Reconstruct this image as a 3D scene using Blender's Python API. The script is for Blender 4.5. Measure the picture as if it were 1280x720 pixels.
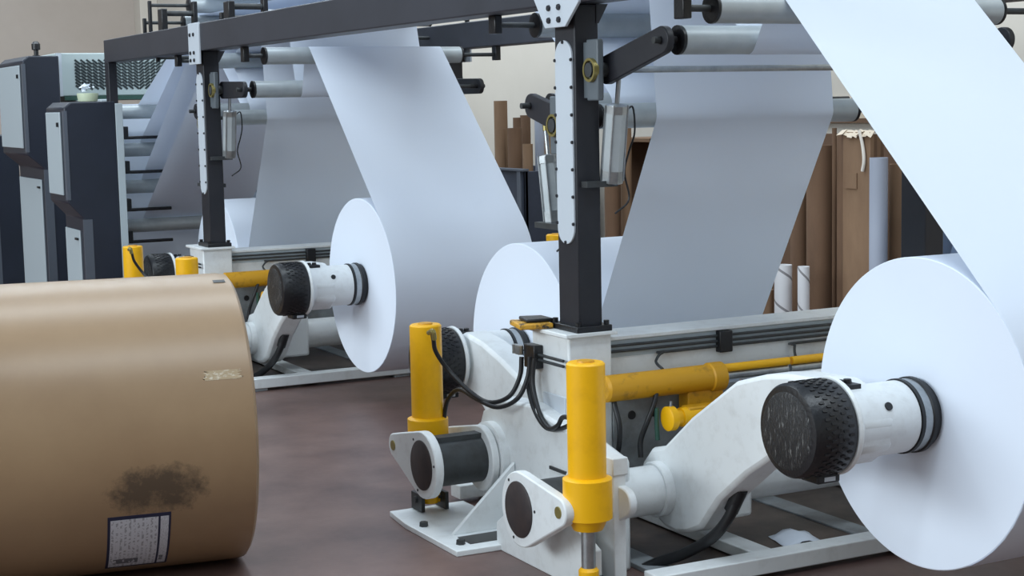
import bpy, math, random
from mathutils import Vector, Matrix
random.seed(7)
scene = bpy.context.scene
for o in list(bpy.data.objects): bpy.data.objects.remove(o)
COL = scene.collection

# ------------------------------------------------------------------ camera
# world: +Y runs down the machine line, +X runs along the roll axes, Z up, metres
VPA, VPB, PC = (-425.0, 150.0), (4600.0, 46.0), (640.0, 360.0)
FPX = math.sqrt(-((VPA[0]-PC[0])*(VPB[0]-PC[0]) + (VPA[1]-PC[1])*(VPB[1]-PC[1])))
EYE = Vector((0, 0, 1.65))
rY = Vector(((VPA[0]-PC[0])/FPX, (VPA[1]-PC[1])/FPX, 1)).normalized()
rX = Vector(((VPB[0]-PC[0])/FPX, (VPB[1]-PC[1])/FPX, 1)).normalized()
rZ = rX.cross(rY)
RIGHT = Vector((rX[0], rY[0], rZ[0])); DOWN = Vector((rX[1], rY[1], rZ[1])); FWD = Vector((rX[2], rY[2], rZ[2]))
cam = bpy.data.cameras.new('camera'); camo = bpy.data.objects.new('camera', cam); COL.objects.link(camo)
m = Matrix.Identity(4)
for i in range(3):
    m[i][0] = RIGHT[i]; m[i][1] = -DOWN[i]; m[i][2] = -FWD[i]; m[i][3] = EYE[i]
camo.matrix_world = m
cam.sensor_width = 36; cam.lens = FPX/1280*36; cam.clip_end = 200
scene.camera = camo

# ------------------------------------------------------------------ light
scene.view_settings.view_transform = 'Standard'; scene.view_settings.look = 'None'
scene.view_settings.exposure = 0.06; scene.view_settings.gamma = 1; scene.view_settings.use_curve_mapping = False
w = bpy.data.worlds.new('hall_daylight'); scene.world = w; w.use_nodes = True
w.node_tree.nodes['Background'].inputs[0].default_value = (.62, .79, 1.0, 1)
w.node_tree.nodes['Background'].inputs[1].default_value = .46
def area(name, loc, size, sy, power, color=(.93, .97, 1), rot=(0, 0, 0)):
    l = bpy.data.lights.new(name, 'AREA'); l.shape = 'RECTANGLE'; l.size = size; l.size_y = sy; l.energy = power; l.color = color
    o = bpy.data.objects.new(name, l); COL.objects.link(o); o.location = loc; o.rotation_euler = rot
    return o
CW = (.83, .93, 1)
area('ceiling_light', (3.2, 2.2, 6.6), 7, 1.0, 275, CW)
area('ceiling_light', (3.2, 8.0, 6.6), 7, 1.0, 270, CW)
area('ceiling_light', (3.2, 14.0, 6.6), 7, 1.0, 290, CW)
area('ceiling_light', (3.2, 20.5, 6.6), 7, 1.0, 320, CW)
area('fill_light', (-1.0, -5.85, 4.6), 12, 3.0, 20, CW, (math.radians(90), 0, 0))  # lamp added behind the camera for soft frontal light, source unseen
area('fill_light', (-8.85, 6.0, 4.6), 3.0, 14, 1300, CW, (0, math.radians(-90), 0))  # lamp added at the left wall to brighten faces turned that way

# pixel -> point on a plane
def ray(u, v): return RIGHT*((u-PC[0])/FPX) + DOWN*((v-PC[1])/FPX) + FWD
def onx(u, v, x): d = ray(u, v); return EYE + d*((x-EYE.x)/d.x)
def ony(u, v, y): d = ray(u, v); return EYE + d*((y-EYE.y)/d.y)
def onz(u, v, z): d = ray(u, v); return EYE + d*((z-EYE.z)/d.z)

# ------------------------------------------------------------------ materials
MATS = {}
def lin(c): return tuple(((x/255)/12.92 if x/255 <= .04045 else ((x/255+.055)/1.055)**2.4) for x in c)
def mat(name, rgb, rough=.5, metal=0, var=.0, vscale=6, bump=.0, bscale=60, rgb2=None, lo=.4, hi=.7, spec=.5, stretch=None):
    M = bpy.data.materials.new(name); M.use_nodes = True; nt = M.node_tree; b = nt.nodes['Principled BSDF']
    c = lin(rgb)
    b.inputs['Roughness'].default_value = rough; b.inputs['Metallic'].default_value = metal
    b.inputs['Specular IOR Level'].default_value = spec
    b.inputs['Base Color'].default_value = (*c, 1)
    tc = nt.nodes.new('ShaderNodeTexCoord'); src = tc.outputs['Object']
    if stretch:
        mp = nt.nodes.new('ShaderNodeMapping'); mp.inputs['Scale'].default_value = stretch
        nt.links.new(src, mp.inputs[0]); src = mp.outputs[0]
    if var or rgb2:
        n = nt.nodes.new('ShaderNodeTexNoise'); n.inputs['Scale'].default_value = vscale; n.inputs['Detail'].default_value = 6
        n.inputs['Roughness'].default_value = .65
        nt.links.new(src, n.inputs['Vector'])
        r = nt.nodes.new('ShaderNodeValToRGB'); r.color_ramp.elements[0].position = lo; r.color_ramp.elements[1].position = hi
        c2 = lin(rgb2) if rgb2 else tuple(x*(1-var) for x in c)
        r.color_ramp.elements[0].color = (*c, 1); r.color_ramp.elements[1].color = (*c2, 1)
        nt.links.new(n.outputs['Fac'], r.inputs[0]); nt.links.new(r.outputs[0], b.inputs['Base Color'])
    if bump:
        n2 = nt.nodes.new('ShaderNodeTexNoise'); n2.inputs['Scale'].default_value = bscale; n2.inputs['Detail'].default_value = 4
        nt.links.new(src, n2.inputs['Vector'])
        bp = nt.nodes.new('ShaderNodeBump'); bp.inputs['Strength'].default_value = bump; bp.inputs['Distance'].default_value = .01
        nt.links.new(n2.outputs['Fac'], bp.inputs['Height']); nt.links.new(bp.outputs[0], b.inputs['Normal'])
    MATS[name] = M
    return M
def nodes_of(name): M = MATS[name]; return M, M.node_tree, M.node_tree.nodes['Principled BSDF']
mat('paper', (229, 237, 249), .75, spec=.2)
mat('web_paper', (229, 237, 249), .75, spec=.2)
def translucent(name, k):
    M, nt, b = nodes_of(name)
    tr = nt.nodes.new('ShaderNodeBsdfTranslucent'); tr.inputs['Color'].default_value = b.inputs['Base Color'].default_value
    mx = nt.nodes.new('ShaderNodeMixShader'); mx.inputs[0].default_value = k
    out = nt.nodes['Material Output']
    nt.links.new(b.outputs[0], mx.inputs[1]); nt.links.new(tr.outputs[0], mx.inputs[2]); nt.links.new(mx.outputs[0], out.inputs['Surface'])
translucent('web_paper', .16)
mat('white_paint', (226, 230, 231), .42, rgb2=(206, 208, 207), vscale=16, lo=.5, hi=.85)
mat('grey_paint', (150, 156, 160), .5, rgb2=(118, 120, 120), vscale=7)
mat('dark_steel', (28, 30, 37), .5, rgb2=(38, 38, 44), vscale=5)
mat('beam_paint', (54, 56, 64), .45, rgb2=(47, 49, 56), vscale=3)
mat('black', (20, 21, 25), .38, bump=.15, bscale=90)
mat('rubber', (24, 25, 28), .45)
mat('yellow', (246, 184, 0), .42, rgb2=(224, 162, 0), vscale=8, lo=.5, hi=.85)
mat('worn_yellow', (205, 150, 20), .45, rgb2=(120, 88, 25), vscale=12, lo=.55, hi=.76)
mat('steel', (176, 180, 182), .32, .85, rgb2=(140, 146, 150), vscale=12)
mat('roller_alu', (176, 183, 186), .42, .25, rgb2=(162, 170, 174), vscale=8)
mat('pale_plate', (196, 204, 212), .45)
mat('dark_hub', (58, 62, 64), .5, rgb2=(44, 44, 44), vscale=20)
mat('shaft_end', (44, 38, 40), .55, rgb2=(60, 50, 48), vscale=16)
mat('cabinet', (32, 38, 52), .45, rgb2=(28, 34, 46), vscale=3)
mat('cabinet_grey', (82, 88, 98), .5)
mat('cabinet_panel', (176, 187, 192), .5)
mat('hood', (182, 196, 196), .5)
mat('slot', (36, 46, 48), .7)
mat('green', (38, 78, 66), .5)
mat('cardboard', (136, 108, 83), .85, rgb2=(116, 89, 67), vscale=5, lo=.35, hi=.75, stretch=(1, 1, .25))
mat('cardboard_dark', (112, 85, 64), .85, rgb2=(92, 69, 52), vscale=5, stretch=(1, 1, .25))
mat('tube_end', (96, 72, 54), .9)
mat('grey_tube', (160, 166, 180), .6)
mat('bin', (58, 64, 78), .55, rgb2=(48, 54, 66), vscale=4)
mat('sack', (72, 88, 112), .6, bump=.3, bscale=14)
mat('tape', (206, 190, 168), .5)
mat('rope', (226, 218, 206), .8)
mat('pale_green', (196, 206, 176), .5)
mat('column_blue', (44, 50, 92), .5)
mat('label_navy', (34, 38, 66), .6)
mat('brass', (150, 138, 84), .4, .6)
mat('mid_grey', (98, 106, 112), .45)
mat('hose_braid', (92, 90, 84), .5)
mat('oil', (40, 38, 36), .35)
mat('wall_far', (188, 177, 167), .9, rgb2=(180, 168, 157), vscale=.6, bump=.05, bscale=20)
mat('wall_side', (212, 204, 192), .9, rgb2=(205, 197, 184), vscale=.6, bump=.05, bscale=20)
mat('floor', (119, 95, 88), .42, rgb2=(82, 62, 59), vscale=2.2, lo=.3, hi=.72, bump=.06, bscale=35)
mat('base_oil', (98, 84, 76), .5, rgb2=(62, 52, 46), vscale=4, lo=.35, hi=.65)
mat('kraft', (158, 131, 100), .36, rgb2=(147, 120, 91), vscale=2.2, lo=.35, hi=.7, bump=.05, bscale=9)
mat('kraft_scuff', (170, 149, 118), .6, rgb2=(206, 196, 176), vscale=60, lo=.5, hi=.62, stretch=(1, 1, 2))
mat('pad_yellow', (214, 160, 50), .5, rgb2=(60, 50, 36), vscale=30, lo=.5, hi=.62)

# scratched cap face
M, nt, b = nodes_of('black'); 
mat('cap_face', (22, 23, 26), .42, rgb2=(150, 150, 148), vscale=9, lo=.58, hi=.74, stretch=(1, 14, 3), bump=.5, bscale=20)
# stained kraft: soot-like patch and streaks with their own outline
def kraft_stain():
    M, nt, b = nodes_of('kraft')
    base = b.inputs['Base Color'].links[0].from_socket
    tc = nt.nodes.new('ShaderNodeTexCoord')
    def mathn(op, a, bb, clamp=False):
        n = nt.nodes.new('ShaderNodeMath'); n.operation = op; n.use_clamp = clamp
        for i, v in enumerate((a, bb)):
            if v is None: continue
            if isinstance(v, (int, float)): n.inputs[i].default_value = v
            else: nt.links.new(v, n.inputs[i])
        return n.outputs[0]
    ctr = STAIN_C
    sub = nt.nodes.new('ShaderNodeVectorMath'); sub.operation = 'SUBTRACT'; nt.links.new(tc.outputs['Object'], sub.inputs[0]); sub.inputs[1].default_value = ctr
    dt = nt.nodes.new('ShaderNodeVectorMath'); dt.operation = 'DOT_PRODUCT'; nt.links.new(sub.outputs[0], dt.inputs[0]); dt.inputs[1].default_value = tuple(K_U/.16)
    sz = nt.nodes.new('ShaderNodeSeparateXYZ'); nt.links.new(sub.outputs[0], sz.inputs[0])
    zz = mathn('MULTIPLY', sz.outputs[2], 1/.085)
    r2 = mathn('ADD', mathn('POWER', mathn('ABSOLUTE', dt.outputs['Value'], None), 2.5), mathn('POWER', mathn('ABSOLUTE', zz, None), 2.5))
    n = nt.nodes.new('ShaderNodeTexNoise'); n.inputs['Scale'].default_value = 16; n.inputs['Detail'].default_value = 8; n.inputs['Roughness'].default_value = .75
    nt.links.new(tc.outputs['Object'], n.inputs['Vector'])
    msk = mathn('SUBTRACT', mathn('ADD', 1.25, mathn('MULTIPLY', mathn('SUBTRACT', n.outputs['Fac'], .5), 4.0)), r2)
    msk = mathn('MULTIPLY', msk, .75, True); msk = mathn('MINIMUM', msk, .78)
    mx = nt.nodes.new('ShaderNodeMix'); mx.data_type = 'RGBA'
    nt.links.new(msk, mx.inputs['Factor']); nt.links.new(base, mx.inputs['A']); mx.inputs['B'].default_value = (*lin((62, 54, 46)), 1)
    nt.links.new(mx.outputs['Result'], b.inputs['Base Color'])
# white tube with a spiral seam
def spiral_tube_material():
    M = mat('white_tube', (222, 222, 224), .6); nt = M.node_tree; b = nt.nodes['Principled BSDF']
    tc = nt.nodes.new('ShaderNodeTexCoord'); sp = nt.nodes.new('ShaderNodeSeparateXYZ'); nt.links.new(tc.outputs['Object'], sp.inputs[0])
    at = nt.nodes.new('ShaderNodeMath'); at.operation = 'ARCTAN2'; nt.links.new(sp.outputs[1], at.inputs[0]); nt.links.new(sp.outputs[0], at.inputs[1])
    k = nt.nodes.new('ShaderNodeMath'); k.operation = 'MULTIPLY_ADD'; nt.links.new(sp.outputs[2], k.inputs[0]); k.inputs[1].default_value = 28; nt.links.new(at.outputs[0], k.inputs[2])
    s = nt.nodes.new('ShaderNodeMath'); s.operation = 'SINE'; nt.links.new(k.outputs[0], s.inputs[0])
    g = nt.nodes.new('ShaderNodeMath'); g.operation = 'GREATER_THAN'; nt.links.new(s.outputs[0], g.inputs[0]); g.inputs[1].default_value = .97
    mx = nt.nodes.new('ShaderNodeMix'); mx.data_type = 'RGBA'; nt.links.new(g.outputs[0], mx.inputs['Factor'])
    mx.inputs['A'].default_value = (*lin((222, 222, 224)), 1); mx.inputs['B'].default_value = (*lin((140, 138, 140)), 1)
    nt.links.new(mx.outputs['Result'], b.inputs['Base Color'])
spiral_tube_material()
# printed shipping label: rows of illegible small print
def print_material():
    M = mat('label_print', (206, 208, 216), .6); nt = M.node_tree; b = nt.nodes['Principled BSDF']
    uv = nt.nodes.new('ShaderNodeUVMap'); sp = nt.nodes.new('ShaderNodeSeparateXYZ'); nt.links.new(uv.outputs[0], sp.inputs[0])
    def mn(op, a, bb=None):
        n = nt.nodes.new('ShaderNodeMath'); n.operation = op
        for i, v in enumerate((a, bb)):
            if v is None: continue
            if isinstance(v, (int, float)): n.inputs[i].default_value = v
            else: nt.links.new(v, n.inputs[i])
        return n.outputs[0]
    col = mn('FRACT', mn('MULTIPLY', sp.outputs[0], 11))
    line = mn('LESS_THAN', mn('ABSOLUTE', mn('SUBTRACT', col, .5)), .26)
    mp = nt.nodes.new('ShaderNodeMapping'); mp.inputs['Scale'].default_value = (11, 30, 1); nt.links.new(uv.outputs[0], mp.inputs[0])
    n = nt.nodes.new('ShaderNodeTexNoise'); n.inputs['Scale'].default_value = 1.0; n.inputs['Detail'].default_value = 3; nt.links.new(mp.outputs[0], n.inputs['Vector'])
    ink = mn('MULTIPLY', line, mn('GREATER_THAN', n.outputs['Fac'], .52))
    # bold smudge of print along the lower left
    n2 = nt.nodes.new('ShaderNodeTexNoise'); n2.inputs['Scale'].default_value = 9; n2.inputs['Detail'].default_value = 5; nt.links.new(uv.outputs[0], n2.inputs['Vector'])
    box = mn('MULTIPLY', mn('MULTIPLY', mn('LESS_THAN', sp.outputs[1], .24), mn('GREATER_THAN', sp.outputs[1], .10)), mn('MULTIPLY', mn('LESS_THAN', sp.outputs[0], .62), mn('GREATER_THAN', sp.outputs[0], .09)))
    ink2 = mn('MULTIPLY', box, mn('GREATER_THAN', n2.outputs['Fac'], .43))
    tot = mn('MAXIMUM', mn('MULTIPLY', ink, .45), mn('MULTIPLY', ink2, .8))
    mx = nt.nodes.new('ShaderNodeMix'); mx.data_type = 'RGBA'; nt.links.new(tot, mx.inputs['Factor'])
    mx.inputs['A'].default_value = (*lin((206, 208, 216)), 1); mx.inputs['B'].default_value = (*lin((46, 48, 60)), 1)
    nt.links.new(mx.outputs['Result'], b.inputs['Base Color'])
print_material()

# ------------------------------------------------------------------ mesh helpers
OFF = {}
class MB:
    def __init__(s): s.v = []; s.f = []
    def add(s, vs, fs):
        k = len(s.v); s.v += [tuple(p) for p in vs]; s.f += [tuple(i+k for i in f) for f in fs]; return s
    def box(s, x0, x1, y0, y1, z0, z1):
        vs = [(x, y, z) for z in (z0, z1) for (x, y) in ((x0, y0), (x1, y0), (x1, y1), (x0, y1))]
        return s.add(vs, [(3, 2, 1, 0), (4, 5, 6, 7), (0, 1, 5, 4), (1, 2, 6, 5), (2, 3, 7, 6), (3, 0, 4, 7)])
    def lathe(s, p0, p1, prof, n=32):           # prof: (t along p0->p1 in metres, radius)
        p0 = Vector(p0); a = (Vector(p1)-p0).normalized(); t = a.orthogonal().normalized(); bt = a.cross(t)
        vs = []; fs = []
        for (d, r) in prof:
            for i in range(n):
                an = 2*math.pi*i/n; vs.append(p0 + a*d + (t*math.cos(an)+bt*math.sin(an))*r)
        for j in range(len(prof)-1):
            for i in range(n):
                fs.append((j*n+i, j*n+(i+1) % n, (j+1)*n+(i+1) % n, (j+1)*n+i))
        if prof[0][1] > 1e-6: fs.append(tuple(range(n))[::-1])
        if prof[-1][1] > 1e-6: fs.append(tuple((len(prof)-1)*n+i for i in range(n)))
        return s.add(vs, fs)
    def ring(s, p0, p1, prof, n=32):            # closed profile loop
        p0 = Vector(p0); a = (Vector(p1)-p0).normalized(); t = a.orthogonal().normalized(); bt = a.cross(t)
        vs = []; fs = []; m_ = len(prof)
        for (d, r) in prof:
            for i in range(n):
                an = 2*math.pi*i/n; vs.append(p0 + a*d + (t*math.cos(an)+bt*math.sin(an))*r)
        for j in range(m_):
            for i in range(n):
                fs.append((j*n+i, j*n+(i+1) % n, ((j+1) % m_)*n+(i+1) % n, ((j+1) % m_)*n+i))
        return s.add(vs, fs)
    def cyl(s, p0, p1, r, r1=None, n=24, ch=0):
        L = (Vector(p1)-Vector(p0)).length; r1 = r if r1 is None else r1
        prof = [(0, r), (L, r1)] if not ch else [(0, r-ch), (ch, r), (L-ch, r1), (L, r1-ch)]
        return s.lathe(p0, p1, prof, n)
    def prism(s, poly, axis, a0, a1):           # poly in the two other axes, in xyz order
        def P(q, a):
            return {'x': (a, q[0], q[1]), 'y': (q[0], a, q[1]), 'z': (q[0], q[1], a)}[axis]
        n = len(poly); vs = [P(q, a0) for q in poly] + [P(q, a1) for q in poly]
        fs = [tuple(range(n))[::-1], tuple(range(n, 2*n))] + [(i, (i+1) % n, n+(i+1) % n, n+i) for i in range(n)]
        return s.add(vs, fs)
    def tube(s, pts, r, n=10, sub=6):
        pts = [Vector(p) for p in pts]
        if sub > 1 and len(pts) > 2:
            q = [pts[0]*2-pts[1]] + pts + [pts[-1]*2-pts[-2]]; out = []
            for i in range(1, len(q)-2):
                for k in range(sub):
                    t = k/sub; a, b, c, d = q[i-1:i+3]
                    out.append(.5*((2*b) + (c-a)*t + (2*a-5*b+4*c-d)*t*t + (3*b-a-3*c+d)*t**3))
            pts = out + [pts[-1]]
        vs = []; fs = []; T = (pts[1]-pts[0]).normalized(); nrm = T.orthogonal().normalized()
        for i, p in enumerate(pts):
            T = (pts[min(i+1, len(pts)-1)]-pts[max(i-1, 0)]).normalized()
            nrm = (nrm - T*nrm.dot(T)).normalized(); bt = T.cross(nrm)
            for k in range(n):
                an = 2*math.pi*k/n; vs.append(p+(nrm*math.cos(an)+bt*math.sin(an))*r)
        for j in range(len(pts)-1):
            for i in range(n): fs.append((j*n+i, j*n+(i+1) % n, (j+1)*n+(i+1) % n, (j+1)*n+i))
        fs.append(tuple(range(n))[::-1]); fs.append(tuple((len(pts)-1)*n+i for i in range(n)))
        return s.add(vs, fs)
    def build(s, name, mt, parent=None, bevel=0, smooth=True, label=None, kind=None, base=None, uv=None):
        off = Vector(OFF[parent.name]) if parent else Vector(base or (0, 0, 0))
        me = bpy.data.meshes.new(name); me.from_pydata([tuple(Vector(p)-off) for p in s.v], [], s.f)
        import bmesh
        bm = bmesh.new(); bm.from_mesh(me); bmesh.ops.recalc_face_normals(bm, faces=bm.faces); bm.to_mesh(me); bm.free()
        me.materials.append(MATS[mt])
        if smooth:
            me.polygons.foreach_set('use_smooth', [True]*len(me.polygons)); me.set_sharp_from_angle(angle=math.radians(38))
        if uv:
            lay = me.uv_layers.new(name='UVMap')
            for l in me.loops: lay.data[l.index].uv = uv[l.vertex_index]
        o = bpy.data.objects.new(name, me); COL.objects.link(o)
        if parent: o.parent = parent
        else: o.location = off
        OFF[o.name] = tuple(off)
        if bevel:
            md = o.modifiers.new('bevel', 'BEVEL'); md.width = bevel; md.segments = 2; md.limit_method = 'ANGLE'; md.angle_limit = math.radians(40)
        if label: o['label'] = label
        if kind: o['kind'] = kind
        return o
def empty(name, loc, label, cat, group=None):
    o = bpy.data.objects.new(name, None); COL.objects.link(o); o.location = loc; o.empty_display_size = .1; OFF[o.name] = tuple(loc)
    return tag(o, label, cat, group)
def tag(o, label, cat, group=None):
    o['label'] = label; o['category'] = cat
    if group: o['group'] = group
    return o
def structure(o): o['kind'] = 'structure'; return o
def copy_tree(o, parent=None):
    c = o.copy(); COL.objects.link(c)
    if parent: c.parent = parent
    OFF[c.name] = OFF[o.name]
    for ch in list(o.children): copy_tree(ch, c)
    return c
def hull(c1, r1, c2, r2, n=18):                # outline around two circles
    d = math.hypot(c2[0]-c1[0], c2[1]-c1[1]); a = math.atan2(c2[1]-c1[1], c2[0]-c1[0]); k = math.acos((r1-r2)/d)
    pts = []
    for i in range(n+1):
        t = a+k+(2*math.pi-2*k)*i/n; pts.append((c1[0]+r1*math.cos(t), c1[1]+r1*math.sin(t)))
    for i in range(n+1):
        t = a-k+2*k*i/n; pts.append((c2[0]+r2*math.cos(t), c2[1]+r2*math.sin(t)))
    return pts
def belt(circ, first_arc=.5, last_arc=.6, step=.12):
    # circ: (y, z, r, s) with s=-1 clockwise, +1 counter-clockwise; returns the taut path
    tans = []
    for (y1, z1, r1, s1), (y2, z2, r2, s2) in zip(circ, circ[1:]):
        dx, dz = y2-y1, z2-z1; D = math.hypot(dx, dz); a = math.atan2(dz, dx)
        off = (s1*r1 - s2*r2)/D                # path lies on the right of a ccw circle
        th = a + math.asin(max(-1, min(1, off)))
        nx, nz = math.sin(th), -math.cos(th)    # right-hand normal
        tans.append((th, (y1+nx*s1*r1, z1+nz*s1*r1), (y2+nx*s2*r2, z2+nz*s2*r2)))
    path = []
    def arc(c, a0, a1):
        y, z, r, s = c; d = a1-a0
        if s > 0:
            while d < 0: d += 2*math.pi
        else:
            while d > 0: d -= 2*math.pi
        n = max(1, int(abs(d)/step))
        return [(y+r*math.cos(a0+d*i/n), z+r*math.sin(a0+d*i/n)) for i in range(n+1)]
    def ang(c, p): return math.atan2(p[1]-c[1], p[0]-c[0])
    a1 = ang(circ[0], tans[0][1]); path += arc(circ[0], a1 - circ[0][3]*first_arc, a1)
    for i in range(1, len(circ)-1):
        path += arc(circ[i], ang(circ[i], tans[i-1][2]), ang(circ[i], tans[i][1]))
    a0 = ang(circ[-1], tans[-1][2]); path += arc(circ[-1], a0, a0 + circ[-1][3]*last_arc)
    out = []
    full = []
    for i_, p in enumerate(path):                # support points beside every long straight run
        if i_:
            a_ = path[i_-1]; L = math.hypot(p[0]-a_[0], p[1]-a_[1])
            if L > .08:
                for t_ in (.012/L, .5, 1-.012/L): full.append((a_[0]+(p[0]-a_[0])*t_, a_[1]+(p[1]-a_[1])*t_))
        full.append(p)
    for p in full:
        if not out or math.hypot(p[0]-out[-1][0], p[1]-out[-1][1]) > 1e-4: out.append(p)
    return out

# ------------------------------------------------------------------ setting
WX0, WX1 = 3.41, 4.265                          # paper width
XC = (WX0+WX1)/2
structure(MB().box(-9, 7.2, -6, 25.9, -.1, 0).build('floor', 'floor'))
structure(MB().box(-9, 7.2, 25.7, 25.9, 0, 7).build('wall_back', 'wall_far'))
structure(MB().box(7.0, 7.2, -6, 25.7, 0, 7).build('wall_right', 'wall_side'))
structure(MB().box(-9.2, -9, -6, 25.9, 0, 7).build('wall_left', 'wall_side'))
structure(MB().box(-9, 7.2, -6.2, -6, 0, 7).build('wall_front', 'wall_side'))
def unseen_window(name, a0, a1, z0, z1, horiz):  # unseen frames made up to go with the added wall lamps
    mb = MB(); n = 8
    def bar(p0, p1, q0, q1):
        if horiz: mb.box(p0, p1, -6.0, -5.93, q0, q1)
        else: mb.box(-9.0, -8.93, p0, p1, q0, q1)
    for k in range(n+1): u = a0+(a1-a0)*k/n; bar(u-.03, u+.03, z0, z1)
    for zz in (z0, (z0+z1)/2, z1): bar(a0, a1, zz-.03, zz+.03)
    structure(mb.build(name, 'grey_paint'))
unseen_window('unseen_window_1', -7.0, 5.0, 3.1, 6.1, True)
unseen_window('unseen_window_2', -1.0, 13.0, 3.1, 6.1, False)
structure(MB().box(6.72, 7.0, 25.35, 25.7, 0, 7).build('trim_1', 'wall_side', bevel=.01))
structure(MB().box(6.97, 7.0, -6, 25.35, 0, .12).build('baseboard_right', 'grey_paint'))

# blue steel column of the hall
t = empty('steel_column', (6.78, 19.2, 0), 'dark blue steel building column rising above the grey overhead beam', 'column')
MB().box(6.70, 6.86, 19.12, 19.135, 0, 6.8).build('flange', 'column_blue', t)
MB().box(6.70, 6.86, 19.265, 19.28, 0, 6.8).build('flange', 'column_blue', t)
MB().box(6.775, 6.785, 19.135, 19.265, 0, 6.8).build('web_plate', 'column_blue', t)
MB().box(6.65, 6.91, 19.07, 19.33, 0, .02).build('base_plate', 'column_blue', t)

# ------------------------------------------------------------------ overhead frames
S = 4.57                                        # pitch between the two stands
PY = (5.19, 5.19+S)
def gantry(mir, label):
    X = (lambda x: 2*XC-x) if mir else (lambda x: x)
    def bx(x0, x1, *r): a, b = sorted((X(x0), X(x1))); return (a, b)+r
    g = empty('overhead_frame', (X(3.0), 8.1, 0), label, 'frame')
    MB().box(*bx(2.93, 3.07, 4.1, 12.12, 2.0, 2.165)).build('beam', 'beam_paint', g, bevel=.006)
    MB().box(*bx(2.955, 3.045, 4.095, 4.1, 2.02, 2.145)).build('end_cap', 'black', g)
    MB().box(*bx(2.955, 3.045, 12.12, 12.125, 2.02, 2.145)).build('end_cap', 'black', g)
    for py in PY+(11.98,):
        low = .016 if py > 11 else .815
        if py > 11: MB().box(*bx(2.932, 2.995, py+.04, py+.14, low, 2.0)).build('post', 'dark_steel', g, bevel=.005)
        else: MB().box(*bx(2.96, 3.06, py, py+.15, low, 2.0)).build('post', 'dark_steel', g, bevel=.005)
        MB().box(*bx(2.935, 3.085, py-.03, py+.18, low-.015, low+.008)).build('base_plate', 'black', g, bevel=.003)
        bb = MB()
        for dx in (2.95, 3.07):
            for dy in (-.012, .162):
                bb.lathe((X(dx), py+dy, low+.008), (X(dx), py+dy, low+1), [(0, .011), (.016, .011)], 6)
        bb.build('base_bolts', 'black', g, kind='stuff')
    for i, py in enumerate(PY):
        xa, xb = sorted((X(2.922), X(2.93)))
        if i == 0: poly = [(py+.0, 1.918), (py+.15, 1.918), (py+.235, 2.03), (py+.235, 2.2), (py-.10, 2.2), (py-.10, 2.0)]
        else: poly = [(py-.06, 1.92), (py+.16, 1.92), (py+.16, 2.17), (py-.06, 2.17)]
        MB().prism(poly, 'x', *sorted((X(2.920), X(2.932)))).build('bracket_plate', 'pale_plate', g, bevel=.002)
        MB().box(*bx(2.932, 2.96, py+.03, py+.12, 1.925, 2.0)).build('bracket_spacer', 'dark_steel', g)
        bb = MB()
        for yy in (py+.04, py+.115):
            for zz in (1.945, 1.99, 2.10):
                bb.lathe((X(2.920), yy, zz), (X(2.9), yy, zz), [(0, .012), (.008, .011)], 6)
        bb.build('bracket_bolts', 'dark_steel', g, kind='stuff')
        # gusset on the near side of the post
        MB().prism([(3.05, 1.93), (3.06, 1.93), (3.10, 2.0), (3.05, 2.0)] if not mir else [(X(3.05), 1.93), (X(3.06), 1.93), (X(3.10), 2.0), (X(3.05), 2.0)], 'y', py-.004, py+.15).build('gusset', 'dark_steel', g)
        # pale rounded cover strip on the outer face
        pts = [(py+.075+.062*math.cos(a), 1.81+.062*math.sin(a)) for a in [math.pi*k/14 for k in range(15)]]
        pts += [(py+.075+.062*math.cos(a), 1.185+.062*math.sin(a)) for a in [math.pi+math.pi*k/14 for k in range(15)]]
        MB().prism(pts, 'x', *sorted((X(2.952), X(2.961)))).build('cover_plate', 'pale_plate', g, bevel=.002)
        bb = MB()
        for k in range(7):
            for sgn in (-1, 1):
                yy = py+.075+sgn*.060; zz = 1.20+.6*k/6
                bb.lathe((X(2.953), yy, zz), (X(2.9), yy, zz), [(0, .007), (.006, .006)], 6)
        for zz in (1.13, 1.865): bb.lathe((X(2.953), py+.075, zz), (X(2.9), py+.075, zz), [(0, .007), (.006, .006)], 6)
        bb.build('cover_screws', 'dark_steel', g, kind='stuff')
    return g
gl = gantry(False, 'dark grey overhead beam frame on black posts with pale cover strips')
gantry(True, 'dark overhead beam frame behind the paper webs, on the side of the cardboard tubes')

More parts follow.
